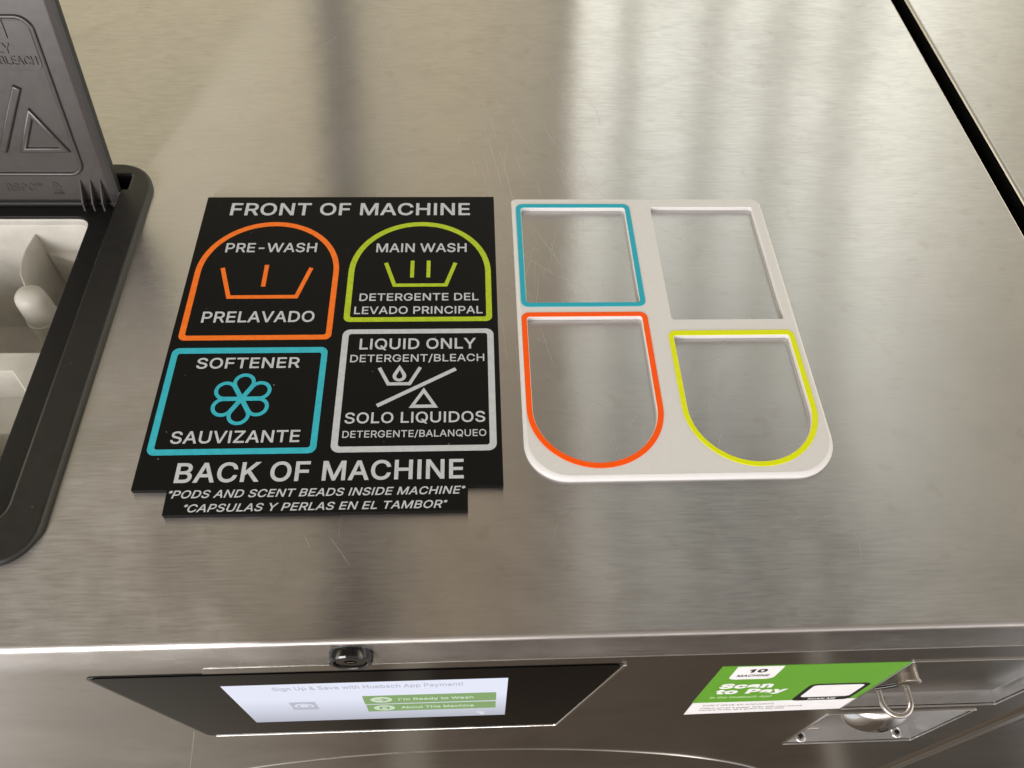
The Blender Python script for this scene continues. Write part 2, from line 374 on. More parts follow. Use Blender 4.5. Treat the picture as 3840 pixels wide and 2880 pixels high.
def arch(x0, x1, y0, apex, r, up=True, seg=40):
    """rectangle ending in a half circle; rounded square corners at y0"""
    c, R = (x0 + x1) / 2, (x1 - x0) / 2
    s = 1 if up else -1
    cy = apex - s * R
    pts = [(c + R * math.cos(math.pi * k / seg), cy + s * R * math.sin(math.pi * k / seg)) for k in range(seg + 1)]
    base = rpoly([(x1, cy), (x0, cy), (x0, y0), (x1, y0)], [0, 0, r, r])
    return pts + base[2:]


def stroke(pts, w, closed=False):
    """outline of an open polyline of width w with mitred bends"""
    n = len(pts)
    P = [Vector(p) for p in pts]
    L, Rr = [], []
    for i in range(n):
        if closed:
            d0 = (P[i] - P[i - 1]).normalized(); d1 = (P[(i + 1) % n] - P[i]).normalized()
        else:
            d0 = (P[i] - P[max(i - 1, 0)]).normalized() if i else (P[1] - P[0]).normalized()
            d1 = (P[min(i + 1, n - 1)] - P[i]).normalized() if i < n - 1 else d0
        n0 = Vector((-d0.y, d0.x)); n1 = Vector((-d1.y, d1.x))
        m = (n0 + n1).normalized()
        k = (w / 2) / max(.35, m.dot(n0))
        L.append(tuple(P[i] + m * k)); Rr.append(tuple(P[i] - m * k))
    if closed:
        return [L, Rr]
    return [L + Rr[::-1]]


def circle(cx, cy, r, n=32):
    return [(cx + r * math.cos(2 * math.pi * k / n), cy + r * math.sin(2 * math.pi * k / n)) for k in range(n)]


def teardrop(cx, cy, r, tip, n=24):
    """circle of radius r at c with a pointed tip"""
    c, t = Vector((cx, cy)), Vector(tip)
    d = t - c
    D = d.length
    if D <= r * 1.02:
        return circle(cx, cy, r, n)
    a = math.acos(r / D); b = math.atan2(d.y, d.x)
    out = [tuple(t)]
    for k in range(n + 1):
        th = b + a + (2 * math.pi - 2 * a) * k / n
        out.append((c.x + r * math.cos(th), c.y + r * math.sin(th)))
    return out


_GL = {}


def glyph(c):
    if c not in _GL:
        f = GLYPHS[c].split('|')
        _GL[c] = (int(f[0]) / 100.0, [[tuple(float(t) / 100.0 for t in p.split(',')) for p in s.split(' ')] for s in f[1:] if s])
    return _GL[c]


def text_mesh(s, x0, x1, y0, y1, z0, z1, frame=TOP, weight=0.12, shear=0.0, thin=False):
    """lettering whose capitals fill the box x0..x1, y0..y1 on the frame"""
    loops = []
    pen = 0.0
    for c in s:
        adv, lps = glyph(c)
        for lp in lps:
            loops.append([(pen + x, y) for x, y in lp])
        pen += adv + weight * 1.1
    me = fill_mesh(loops, weight, 0.0 if thin else 0.5, 0.0)
    xs = [v.co.x + shear * v.co.y for v in me.vertices]
    a, b = min(xs), max(xs)
    lo, hi = -weight, 5.09 + weight
    for v in me.vertices:
        x = x0 + (v.co.x + shear * v.co.y - a) / (b - a) * (x1 - x0)
        y = y0 + (v.co.y - lo) / (hi - lo) * (y1 - y0)
        z = z1 if (v.co.z > 0 or thin) else z0
        v.co = frame(x, y, z) * K
    flip_if_needed(me, frame)
    return me


def add_text(name, s, box, z0, z1, mat, parent, frame=TOP, **kw):
    return link_mesh(name, text_mesh(s, *box, z0, z1, frame, **kw), mat, parent)


def lathe(profile, origin, axis, n=48, cap0=False, cap1=False):
    """profile: (radius, distance along axis) -> mesh in world metres"""
    ax = Vector(axis).normalized()
    u = ax.orthogonal().normalized()
    v = ax.cross(u)
    o = Vector(origin)
    verts, faces = [], []
    for r, h in profile:
        for k in range(n):
            t = 2 * math.pi * k / n
            verts.append(o + ax * h + (u * math.cos(t) + v * math.sin(t)) * r)
    for i in range(len(profile) - 1):
        for k in range(n):
            a, b = i * n + k, i * n + (k + 1) % n
            faces.append((a, b, b + n, a + n))
    if cap0:
        faces.append(tuple(reversed(range(n))))
    if cap1:
        m = (len(profile) - 1) * n
        faces.append(tuple(range(m, m + n)))
    return mesh_from(verts, faces)


def tube(path, r, n=14, close=False):
    P = [Vector(p) for p in path]
    verts, faces = [], []
    up = Vector((0.13, 0.31, 0.94)).normalized()
    for i, p in enumerate(P):
        d = (P[min(i + 1, len(P) - 1)] - P[max(i - 1, 0)]).normalized()
        u = d.cross(up).normalized(); w = u.cross(d)
        for k in range(n):
            t = 2 * math.pi * k / n
            verts.append(p + (u * math.cos(t) + w * math.sin(t)) * r)
    for i in range(len(P) - 1):
        for k in range(n):
            a, b = i * n + k, i * n + (k + 1) % n
            faces.append((a, b, b + n, a + n))
    faces.append(tuple(reversed(range(n))))
    faces.append(tuple(range((len(P) - 1) * n, len(P) * n)))
    return mesh_from(verts, faces)


def box_mesh(x0, x1, y0, y1, z0, z1, bevel=0.0, seg=2):
    bm = bmesh.new()
    bmesh.ops.create_cube(bm, size=1.0)
    for v in bm.verts:
        v.co = Vector(((x0 + x1) / 2 + v.co.x * (x1 - x0), (y0 + y1) / 2 + v.co.y * (y1 - y0), (z0 + z1) / 2 + v.co.z * (z1 - z0))) * K
    if bevel > 0:
        bmesh.ops.bevel(bm, geom=bm.edges[:], offset=bevel * K, segments=seg, affect='EDGES', profile=.5)
    me = bpy.data.meshes.new('m')
    bm.to_mesh(me)
    bm.free()
    return me


def join(meshes):
    bm = bmesh.new()
    for m in meshes:
        bm.from_mesh(m)
        bpy.data.meshes.remove(m)
    me = bpy.data.meshes.new('m')
    bm.to_mesh(me)
    bm.free()
    return me


# ------------------------------------------------------------------ materials
def new_mat(name):
    m = bpy.data.materials.new(name)
    m.use_nodes = True
    nt = m.node_tree
    nt.nodes.clear()
    out = nt.nodes.new('ShaderNodeOutputMaterial')
    b = nt.nodes.new('ShaderNodeBsdfPrincipled')
    nt.links.new(b.outputs[0], out.inputs[0])
    return m, nt, b


def coords(nt, scale, kind='Object', rot=(0, 0, 0)):
    tc = nt.nodes.new('ShaderNodeTexCoord')
    mp = nt.nodes.new('ShaderNodeMapping')
    mp.inputs['Scale'].default_value = scale
    mp.inputs['Rotation'].default_value = rot
    nt.links.new(tc.outputs[kind], mp.inputs['Vector'])
    return mp.outputs[0]


def noise(nt, vec, scale=1.0, detail=3.0, rough=.5, dist=0.0):
    n = nt.nodes.new('ShaderNodeTexNoise')
    n.inputs['Scale'].default_value = scale
    n.inputs['Detail'].default_value = detail
    n.inputs['Roughness'].default_value = rough
    n.inputs['Distortion'].default_value = dist
    nt.links.new(vec, n.inputs['Vector'])
    return n.outputs[0]


def maprange(nt, s, a, b, c, d):
    m = nt.nodes.new('ShaderNodeMapRange')
    for i, v in zip(('From Min', 'From Max', 'To Min', 'To Max'), (a, b, c, d)):
        m.inputs[i].default_value = v
    nt.links.new(s, m.inputs['Value'])
    return m.outputs[0]


def bump(nt, h, dist, prev=None, strength=1.0):
    b = nt.nodes.new('ShaderNodeBump')
    b.inputs['Strength'].default_value = strength
    b.inputs['Distance'].default_value = dist
    nt.links.new(h, b.inputs['Height'])
    if prev is not None:
        nt.links.new(prev, b.inputs['Normal'])
    return b.outputs[0]


def mixcol(nt, fac, a, b):
    m = nt.nodes.new('ShaderNodeMix')
    m.data_type = 'RGBA'
    nt.links.new(fac, m.inputs[0])
    m.inputs[6].default_value = (*a, 1)
    m.inputs[7].default_value = (*b, 1)
    return m.outputs[2]


def steel(name, tangent, col=(.605, .59, .57), rough=.195, spread=.77, mottle=1.0, grain=1.0):
    """brushed stainless steel: wide lobe along the tangent, tight across it"""
    m = bpy.data.materials.new(name)
    m.use_nodes = True
    nt = m.node_tree
    nt.nodes.clear()
    out = nt.nodes.new('ShaderNodeOutputMaterial')
    b = nt.nodes.new('ShaderNodeBsdfAnisotropic')
    b.distribution = 'MULTI_GGX'
    nt.links.new(b.outputs[0], out.inputs[0])
    smudge = noise(nt, coords(nt, (9, 9, 9)), 1.0, 4.0, .6, .6)
    c = mixcol(nt, maprange(nt, smudge, .35, .7, 0, 1), tuple(x * .93 for x in col), tuple(x * 1.04 for x in col))
    spots = maprange(nt, noise(nt, coords(nt, (70, 70, 70)), 1.0, 3.0, .55, .3), .60, .72, 0, 1)
    wear = nt.nodes.new('ShaderNodeMix')
    wear.data_type = 'RGBA'
    wear.blend_type = 'MULTIPLY'
    nt.links.new(spots, wear.inputs[0])
    nt.links.new(c, wear.inputs[6])
    wear.inputs[7].default_value = (.955, .945, .93, 1)
    nt.links.new(wear.outputs[2], b.inputs['Color'])
    g = noise(nt, coords(nt, (80, 1300, 1300)), 1.0, 2.0)
    mo = noise(nt, coords(nt, (130, 700, 700)), 1.0, 5.0, .64, .5)
    wv = noise(nt, coords(nt, (14, 14, 14)), 1.0, 2.0)
    r = nt.nodes.new('ShaderNodeMath')
    r.operation = 'ADD'
    nt.links.new(maprange(nt, smudge, .3, .7, rough - .015, rough + .03), r.inputs[0])
    nt.links.new(maprange(nt, g, .3, .7, -.02, .02), r.inputs[1])
    wipe = maprange(nt, noise(nt, coords(nt, (22, 30, 22)), 1.0, 5.0, .60, 1.3), .48, .70, 0, .016)
    r2 = nt.nodes.new('ShaderNodeMath')
    r2.operation = 'ADD'
    nt.links.new(r.outputs[0], r2.inputs[0])
    nt.links.new(wipe, r2.inputs[1])
    nt.links.new(r2.outputs[0], b.inputs['Roughness'])
    nb = bump(nt, wv, 2.0e-4 * mottle)
    nb = bump(nt, mo, 2.3e-5 * mottle, nb)
    nb = bump(nt, g, 3.5e-6 * grain, nb)
    nt.links.new(nb, b.inputs['Normal'])
    b.inputs['Anisotropy'].default_value = -spread
    t = nt.nodes.new('ShaderNodeCombineXYZ')
    for i in range(3):
        t.inputs[i].default_value = tangent[i]
    nt.links.new(t.outputs[0], b.inputs['Tangent'])
    return m


def metal(name, col, rough, aniso=0.0):
    m, nt, b = new_mat(name)
    b.inputs['Metallic'].default_value = 1.0
    n = noise(nt, coords(nt, (300, 300, 300)), 1.0, 3.0)
    nt.links.new(mixcol(nt, n, tuple(x * .96 for x in col), col), b.inputs['Base Color'])
    nt.links.new(maprange(nt, n, .3, .7, rough * .85, rough * 1.15), b.inputs['Roughness'])
    return m


def plastic(name, col, rough, bumpd=0.0, bscale=900, spec=.5, var=.08, lines=None, specks=None):
    m, nt, b = new_mat(name)
    n = noise(nt, coords(nt, (bscale * .12,) * 3), 1.0, 4.0)
    c0 = tuple(x * (1 - var) for x in col)
    c1 = tuple(min(1, x * (1 + var)) for x in col)
    c = mixcol(nt, maprange(nt, n, .3, .7, 0, 1), c0, c1)
    if specks:         # dust and lint caught on the surface
        sp = maprange(nt, noise(nt, coords(nt, (specks,) * 3), 1.0, 1.0), .80, .83, 0, .5)
        mx = nt.nodes.new('ShaderNodeMix')
        mx.data_type = 'RGBA'
        nt.links.new(sp, mx.inputs[0])
        nt.links.new(c, mx.inputs[6])
        mx.inputs[7].default_value = (.35, .34, .32, 1)
        c = mx.outputs[2]
    nt.links.new(c, b.inputs['Base Color'])
    nt.links.new(maprange(nt, n, .3, .7, rough * .92, rough * 1.1), b.inputs['Roughness'])
    b.inputs['Specular IOR Level'].default_value = spec
    nb = None
    if bumpd:
        nb = bump(nt, noise(nt, coords(nt, (bscale,) * 3), 1.0, 2.0), bumpd)
    if lines:
        w = nt.nodes.new('ShaderNodeTexWave')
        w.wave_type = 'BANDS'
        w.bands_direction = 'DIAGONAL'
        w.inputs['Scale'].default_value = lines[0]
        w.inputs['Distortion'].default_value = .6
        w.inputs['Detail'].default_value = 1.0
        nt.links.new(coords(nt, (1, 1, 0)), w.inputs['Vector'])
        nb = bump(nt, w.outputs[1], lines[1], nb)
    if nb is not None:
        nt.links.new(nb, b.inputs['Normal'])
    return m


def emitter(name, col, strength, view_dim=None):
    m = bpy.data.materials.new(name)
    m.use_nodes = True
    nt = m.node_tree
    nt.nodes.clear()
    out = nt.nodes.new('ShaderNodeOutputMaterial')
    b = nt.nodes.new('ShaderNodeEmission')
    b.inputs[0].default_value = (*col, 1)
    b.inputs[1].default_value = strength
    if view_dim:           # viewing-angle dimming painted into the emission, darker towards the bottom
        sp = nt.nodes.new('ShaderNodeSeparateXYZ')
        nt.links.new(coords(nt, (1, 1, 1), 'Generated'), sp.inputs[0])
        nt.links.new(maprange(nt, sp.outputs[2], view_dim[0], view_dim[1], strength * .55, strength), b.inputs[1])
    nt.links.new(b.outputs[0], out.inputs[0])
    return m


M = {}
M['steel_top'] = steel('brushed_steel_top', (0, 1, 0))
M['steel_front'] = steel('brushed_steel_front', (0, 0, 1), mottle=.10, rough=.16, spread=.45)
M['steel_ring'] = metal('turned_steel', (.44, .41, .37), .22)
M['steel_plain'] = metal('plain_steel', (.58, .56, .53), .28)
M['steel_bright'] = metal('polished_steel', (.72, .71, .69), .16)
M['steel_galv'] = metal('satin_galvanised_steel', (.62, .615, .61), .34)
M['nickel'] = metal('worn_nickel', (.50, .45, .38), .3)
M['handle'] = metal('drawn_steel_rod', (.62, .59, .54), .3)
M['chrome'] = metal('chrome', (.78, .77, .75), .10)
M['scratch'] = metal('scratched_steel', (.62, .60, .56), .5)
M['black_gap'] = plastic('black_side_panel', (.004, .004, .004), .9, spec=.05)
M['black_plastic'] = plastic('black_moulded_plastic', (.014, .0135, .013), .42, 1.2e-5, 1400, spec=.4, specks=380)
M['black_recess'] = plastic('black_recess_plastic', (.009, .0085, .008), .5, 8e-6, 1400, spec=.35, specks=420)
M['lid_plastic'] = plastic('grey_black_lid_plastic', (.052, .0465, .0455), .24, 6e-6, 1800, spec=.6, var=.02)
M['lid_side'] = plastic('dark_lid_edge_plastic', (.016, .016, .015), .5, spec=.3)
M['gloss_black'] = plastic('gloss_black_plastic', (.006, .006, .006), .12, spec=.6)
M['sign_black'] = plastic('black_printed_plastic', (.0048, .0046, .0046), .55, 6e-6, 2600, spec=.12, lines=(420, 6e-6), specks=420)
M['sign_grey'] = plastic('light_grey_printed_plastic', (.50, .525, .565), .5, 5e-6, 2400, spec=.3, var=.07)
M['sign_orange'] = plastic('orange_printed_plastic', (.86, .17, .012), .45, 5e-6, 2400, spec=.3, var=.1)
M['sign_green'] = plastic('lime_printed_plastic', (.40, .53, .018), .45, 5e-6, 2400, spec=.3, var=.12)
M['sign_teal'] = plastic('teal_printed_plastic', (.034, .43, .55), .45, 5e-6, 2400, spec=.3, var=.08)
M['tray_white'] = plastic('white_printed_plastic', (.675, .672, .68), .38, 3e-6, 2000, spec=.4, var=.015)
M['tray_orange'] = plastic('bright_orange_printed_plastic', (.95, .100, .001), .4, 3e-6, 2400, spec=.2, var=.03)
M['tray_yellow'] = plastic('bright_yellow_printed_plastic', (.72, .78, .001), .4, 3e-6, 2400, spec=.2, var=.03)
M['tray_teal'] = plastic('bright_teal_printed_plastic', (.020, .39, .52), .4, 3e-6, 2400, spec=.2, var=.03)
M['tub_white'] = plastic('off_white_tub_plastic', (.60, .585, .535), .38, 1e-5, 420, spec=.4, var=.11)
M['glass_black'] = plastic('black_glass', (.0020, .0017, .0014), .05, spec=.05, var=.3, bscale=60)
M['sticker_green'] = plastic('green_sticker_vinyl', (.115, .33, .028), .35, spec=.3, var=.03)
M['sticker_white'] = plastic('white_sticker_vinyl', (.84, .84, .85), .35, spec=.3, var=.02)
M['ink'] = plastic('black_ink', (.010, .009, .009), .4, spec=.3)
M['ink_grey'] = plastic('grey_ink', (.22, .22, .22), .4, spec=.3)
M['ink_pale'] = plastic('pale_green_ink', (.50, .66, .38), .4, spec=.3)

# ================================================================== the washing machine
machine = empty('washing_machine', (0, 153.6, -1300),
                'stainless steel washing machine with a lit touch screen, green sticker and open black soap lid', 'washing machine')

# ---- brushed top sheet with the rolled front edge
DX0, DX1, DY0, DY1 = -640.0, -286.0, 207.5, 595.0
sheet = [(-760, 157.05), (498.0, 157.05), (498.0, 1400), (-760, 1400)]
hole = rpoly([(DX0 + 6, DY0 + 6), (DX1 - 6, DY0 + 6), (DX1 - 6, DY1 - 6), (DX0 + 6, DY1 - 6)], 26)
me = fill_mesh([sheet, hole])
for v in me.vertices:
    v.co = Vector((v.co.x, v.co.y, 0)) * K
verts, faces = [], []
prof = [(157.05 - 4 * math.sin(t), -4 + 4 * math.cos(t)) for t in [i * math.pi / 2 / 8 for i in range(9)]] + [(153.05, -44.5)]
for (y, z) in prof:
    verts += [(-760, y, z), (498.0, y, z)]
for i in range(len(prof) - 1):
    a = 2 * i
    faces.append((a, a + 2, a + 3, a + 1))
n0 = len(verts)
pr2 = [(498.0 + 1.2 * math.sin(t), -1.2 + 1.2 * math.cos(t)) for t in [i * math.pi / 2 / 4 for i in range(5)]]
for (x, z) in pr2:
    verts += [(x, 157.05, z), (x, 1400, z)]
for i in range(len(pr2) - 1):
    a = n0 + 2 * i
    faces.append((a, a + 2, a + 3, a + 1))
roll = mesh_from(verts, faces)
me = join([me, roll])
bmx = bmesh.new(); bmx.from_mesh(me)
bmesh.ops.remove_doubles(bmx, verts=bmx.verts, dist=1e-6)
bmesh.ops.recalc_face_normals(bmx, faces=bmx.faces)
if sum(f.normal.z * f.calc_area() for f in bmx.faces) < 0:
    bmesh.ops.reverse_faces(bmx, faces=bmx.faces)
bmx.to_mesh(me); bmx.free()
top_panel = link_mesh('top_panel', me, M['steel_top'], machine, 30)
flat_caps(top_panel, Vector((0, 0, 1)))

# handling scratches in the sheet
rnd = random.Random(5)
sv, sf = [], []


def scratch(x, y, ang, ln, bend, w):
    n = 9
    base = len(sv)
    for i in range(n):
        s = (i / (n - 1) - .5)
        a = ang + bend * s
        px, py = x + ln * s * math.cos(a), y + ln * s * math.sin(a)
        ww = w * (1 - (2 * s) ** 4) * .5 + .01
        nx, ny = -math.sin(a), math.cos(a)
        sv.append((px + nx * ww, py + ny * ww, .03)); sv.append((px - nx * ww, py - ny * ww, .03))
    for i in range(n - 1):
        b = base + 2 * i
        sf.append((b, b + 1, b + 3, b + 2))


for _ in range(60):      # fanned around the frame, as years of use left them
    scratch(rnd.uniform(0, 130), rnd.uniform(380, 720), rnd.gauss(1.85, .22), rnd.uniform(12, 70), rnd.gauss(0, .10), rnd.uniform(.07, .24))
for _ in range(45):
    scratch(rnd.uniform(30, 270), rnd.uniform(280, 540), rnd.choice((1.5, 1.7, 2.5, .5)) + rnd.gauss(0, .2), rnd.uniform(8, 60), rnd.gauss(0, .2), rnd.uniform(.10, .28))
for _ in range(70):
    scratch(rnd.uniform(-300, 470), rnd.uniform(170, 850), rnd.uniform(0, math.pi), rnd.uniform(3, 26), rnd.gauss(0, .3), rnd.uniform(.04, .13))
for (x, y, a, l) in ((-72, 610, 2.25, 70), (58, 470, 2.45, 46), (83, 452, 2.6, 30), (20, 620, 1.75, 110), (33, 585, 1.72, 90), (186, 500, 2.4, 55), (320, 840, 2.4, 90), (120, 315, .95, 22), (-150, 800, .9, 30), (-90, 215, 2.2, 26), (-112, 222, 2.1, 12)):
    scratch(x, y, a, l, .05, .30)
sm = mesh_from(sv, sf)
sm.transform(Matrix.Translation(-world_loc(machine)))
n_sheet = len(top_panel.data.polygons)
bmx = bmesh.new(); bmx.from_mesh(top_panel.data); bmx.from_mesh(sm)
bmx.to_mesh(top_panel.data); bmx.free()
top_panel.data.materials.append(M['scratch'])
for p in top_panel.data.polygons[n_sheet:]:
    p.material_index = 1
    p.use_smooth = False

# side of the cabinet, seen down the black gap
add_solid('side_panel', ([[(157, -500), (1400, -500), (1400, -1.4), (157, -1.4)]], -0.6, 0.6), M['black_gap'], machine,
          Frame((498.2, 0, 0), (0, 1, 0), (0, 0, 1), (1, 0, 0)), None)

# ---- front: backing skin, then the raised centre panel with its slanted left fold
BAY1 = rrect(314.5, -218.3, 453.0, -75.2, 1.2, 3)
BAY2 = rrect(311.5, -370.3, 446.0, -238.5, 1.2, 3)
me = solid([([[(-760, -1300), (486, -1300), (486, -44.5), (-760, -44.5)], [(296, -392), (470, -392), (470, -62), (296, -62)]], -1.4, -0.35)], FRONT)
link_mesh('front_panel', me, M['steel_front'], machine, 30)
centre = [(-330, -520), (478, -520), (478, -43.2), (-180, -44.4)]
me = solid([([rpoly(centre, [0, 0, 2, 1]), BAY1, BAY2], -1.4, 0.0, .2)], FRONT)
centre_panel = link_mesh('centre_panel', me, M['steel_front'], machine, 35)
flat_caps(centre_panel, Vector((0, 1, 0)))
add_solid('panel_fold', ([stroke([(-238, -228), (-296, -412)], 1.3)[0]], -.4, .35, .2), M['steel_bright'], machine, FRONT)


def bay(name, x0, x1, z0, z1, depth, mat, lip):
    yb = Y0 + depth
    yf = Y0 + .5
    v = [(x0, yf, z0), (x1, yf, z0), (x1, yf, z1), (x0, yf, z1), (x0, yb, z0), (x1, yb, z0), (x1, yb, z1), (x0, yb, z1)]
    f = [(4, 5, 6, 7), (0, 1, 5, 4), (1, 2, 6, 5), (3, 7, 6, 2), (0, 4, 7, 3)]
    o = link_mesh(name, mesh_from(v, f), mat, machine)
    rim = [rrect(x0 - .9, z0 - .9, x1 + .9, z1 + .9, 1.4, 3), rrect(x0 + .35, z0 + .35, x1 - .35, z1 - .35, .8, 3)]
    add_solid('bay_rim', (rim, -0.3, lip, .25), M['steel_bright'], o, FRONT)
    return o


bay1 = bay('coin_vault_bay', 314.5, 453.0, -218.3, -75.2, 10.4, M['steel_galv'], .9)
bay2 = bay('service_bay', 311.5, 446.0, -370.3, -238.5, 14.5, M['steel_galv'], .9)
# vault face plate standing on the back of the upper bay
add_solid('vault_door', ([rrect(316, -207, 449, -77, 1.5)], -10.3, -9.3, .3), M['steel_front'], bay1, FRONT)
link_mesh('vault_lock', lathe([(8.4, 0), (8.4, 5.2), (9.3, 5.5), (9.4, 6.8), (8.6, 7.5), (6.0, 7.9), (0.2, 8.0)], (345.5, Y0 + 9.6, -149), (0, -1, 0), 40), M['nickel'], bay1, 40)
link_mesh('latch_tongue', tube([(338, 156, -154), (332, 156.2, -160), (325.5, 156.6, -166)], 1.9, 10), M['gloss_black'], bay1, 60)
hp = [(341, 163, -195), (341, 153, -195)] + [(353.5 - 12.5 * math.cos(t), 153 - 12.5 * math.sin(t), -195) for t in [math.pi * k / 16 for k in range(1, 16)]] + [(366, 153, -195), (366, 163, -195)]
link_mesh('pull_handle', tube(hp, 2.4, 16), M['handle'], bay1, 60)
# lower bay: domed knob, rail and two socket screws
dome = [(31 * math.cos(t), 3 + 20 * math.sin(t)) for t in [k * math.pi / 2 / 12 for k in range(13)]]
dome = [(31, 0)] + dome[:-1] + [(.3, 23)]
knob = link_mesh('domed_lock', lathe(dome, (372, Y0 + 14.2, -277), (0, -1, 0), 48), M['steel_bright'], bay2, 60)
kh = lathe([(5.0, -2), (5.0, .35), (4.4, .5), (3.8, .1), (.2, .0)], (372.5, 144.4, -272), (.03, -.95, .2), 24)
link_mesh('keyhole', kh, M['gloss_black'], knob, 40)
link_mesh('rail', tube([(314, 164, -352), (334, 164, -352), (345, 164, -352)], 2.4, 12), M['steel_plain'], bay2, 60)
for (sx, sy) in ((331.7, 159.0), (433.3, 160.0)):
    s = link_mesh('screw', lathe([(5.8, 0), (5.6, .9), (4.6, 1.7), (2.7, 2.0), (2.6, .5), (.1, .5)], (sx, sy, -370.2), (0, 0, 1), 28), M['steel_bright'], bay2, 40)
    star = [((2.5 if k % 2 else 1.7) * math.cos(math.pi * k / 6), (2.5 if k % 2 else 1.7) * math.sin(math.pi * k / 6)) for k in range(12)]
    add_solid('screw_socket', ([[(sx + a, sy + b) for a, b in star]], -369.6, -368.0), M['gloss_black'], s)

# ---- control panel: black glass trapezoid in a chrome edge, lit screen, lock above
glass_out = [(-263.0, -57.0), (104.5, -58.2), (70.5, -245.0), (-231.5, -245.5)]
glass_in = [(-259.6, -59.0), (101.0, -60.2), (68.8, -242.6), (-229.6, -243.0)]
gp = add_solid('control_panel', ([rpoly(glass_in, 5)], -0.2, 0.75, .25), M['glass_black'], machine, FRONT)
add_solid('panel_gap', ([rpoly(glass_out, 6), rpoly([(-260.4, -58.5), (101.8, -59.7), (69.2, -243.2), (-230.1, -243.6)], 5.2)], -0.2, .12), M['gloss_black'], gp, FRONT)
add_solid('bezel_trim', ([stroke([(-224, -244.6), (66.5, -244.3), (69.6, -242.6), (102.6, -62.5), (102.4, -60.2)], 3.0)[0]], -0.2, 1.5, .7), M['chrome'], gp, FRONT)
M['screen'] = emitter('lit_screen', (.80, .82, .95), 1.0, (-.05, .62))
M['screen_green'] = emitter('screen_green_button', (.255, .39, .165), 1.0)
M['screen_pale'] = emitter('screen_pale_print', (.62, .74, .56), 1.0)
M['screen_grey'] = emitter('screen_grey_print', (.50, .51, .60), 1.0)
M['screen_mid'] = emitter('screen_mid_grey', (.40, .41, .47), 1.0)
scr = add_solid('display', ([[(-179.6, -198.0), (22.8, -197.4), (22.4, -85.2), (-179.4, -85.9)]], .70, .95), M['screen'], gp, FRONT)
add_text('screen_heading', 'Sign Up & Save with Huebsch App Payment!', (-146, -10, -101.5, -92.5), .95, 1.05, M['screen_grey'], gp, FRONT, weight=.10)
add_solid('screen_icon', [([rrect(-142, -160, -122.5, -136.5, 1)], .95, 1.02), ], M['screen_grey'], gp, FRONT)
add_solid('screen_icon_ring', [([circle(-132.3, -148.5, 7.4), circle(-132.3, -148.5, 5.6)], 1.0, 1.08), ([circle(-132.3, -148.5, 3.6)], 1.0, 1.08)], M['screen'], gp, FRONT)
for (z0, z1, words, arrow) in ((-148.3, -123.4, "I'm Ready to Wash", True), (-172.3, -150.6, 'About This Machine', False)):
    bt = add_solid('screen_button', ([[(-86.0, z0), (14.8, z0 + .8), (14.6, z1), (-85.5, z1)]], .95, 1.02), M['screen_green'], gp, FRONT)
    zc = (z0 + z1) / 2
    ic = [([circle(-72.4, zc, 8.2)], 1.02, 1.08)]
    add_solid('button_disc', ic, M['screen_pale'], bt, FRONT)
    mark = [(stroke([(-77, zc), (-68, zc)], 1.6) , 1.08, 1.14), (stroke([(-72, zc + 4), (-67.6, zc), (-72, zc - 4)], 1.6), 1.1, 1.16)] if arrow else [([rrect(-76.4, zc - 4, -68.4, zc + 4, .8), circle(-72.4, zc - .4, 2.4)], 1.08, 1.14)]
    add_solid('button_mark', mark, M['screen_green'], bt, FRONT)
    add_text('button_words', words, (-59.5, -2.5, zc - 3.5, zc + 3.6), 1.02, 1.1, M['screen_pale'], bt, FRONT, weight=.16)

M['tape'] = plastic('dull_tape', (.62, .64, .70), .3, spec=.5)
for k, (tx, tz, w_, h_) in enumerate(((-1, -187, 8, 6), (2, -193, 4, 9))):
    add_solid('tape_scrap', ([[(tx, tz), (tx + w_ * .8, tz + 1.2), (tx + w_, tz + h_ * .7), (tx + w_ * .5, tz + h_), (tx + w_ * .1, tz + h_ * .6)]], .95, 1.2 + .02 * k), M['tape'], gp, FRONT)
lock = link_mesh('panel_lock', lathe([(13.2, 0), (13.2, 1.6), (14.2, 2.0), (14.2, 6.2), (13.4, 7.2), (11.2, 7.4), (10.6, 6.9), (10.2, 4.6), (9.8, 5.6), (9.2, 6.2), (4.0, 6.2), (3.6, 4.0), (.2, 4.0)],
                                     (-80, Y0 + .9, -20), (0, -1, 0), 56), M['gloss_black'], machine, 32)
add_solid('key_slot', ([rrect(-82.6, -20.7, -77.4, -19.3, .6)], 5.32, 5.5), M['chrome'], lock, FRONT)

# ---- sticker
st = add_solid('pay_sticker', ([[(176.2, -181), (313.2, -181), (313.2, -75.6), (174.9, -74.4)]], 0.02, .22), M['sticker_green'], machine, FRONT)
add_solid('sticker_foot', ([[(178.0, -221.6), (313.2, -217.0), (313.2, -181), (177.0, -181)]], 0.02, .22), M['sticker_white'], st, FRONT)
add_solid('number_tab', ([rpoly([(187.4, -110.0), (221.4, -110.4), (220.8, -76.2), (186.4, -75.9)], [6, 6, 0, 0])], .22, .3), M['sticker_white'], st, FRONT)
add_text('number_print', '10', (197.8, 211.0, -91.8, -82.8), .3, .36, M['ink'], st, FRONT, weight=.42)
add_text('number_print', 'MACHINE', (192.0, 216.0, -102.8, -97.2), .3, .36, M['ink'], st, FRONT, weight=.24)
add_text('title_print', 'Scan', (186.6, 228.6, -137.0, -122.6), .22, .3, M['sticker_white'], st, FRONT, weight=.46)
add_text('title_print', 'to Pay', (187.6, 244.4, -153.8, -139.6), .22, .3, M['sticker_white'], st, FRONT, weight=.46)
add_text('subtitle_print', 'in the Huebsch App', (187.2, 237.6, -167.6, -161.2), .22, .3, M['ink_pale'], st, FRONT, weight=.06)
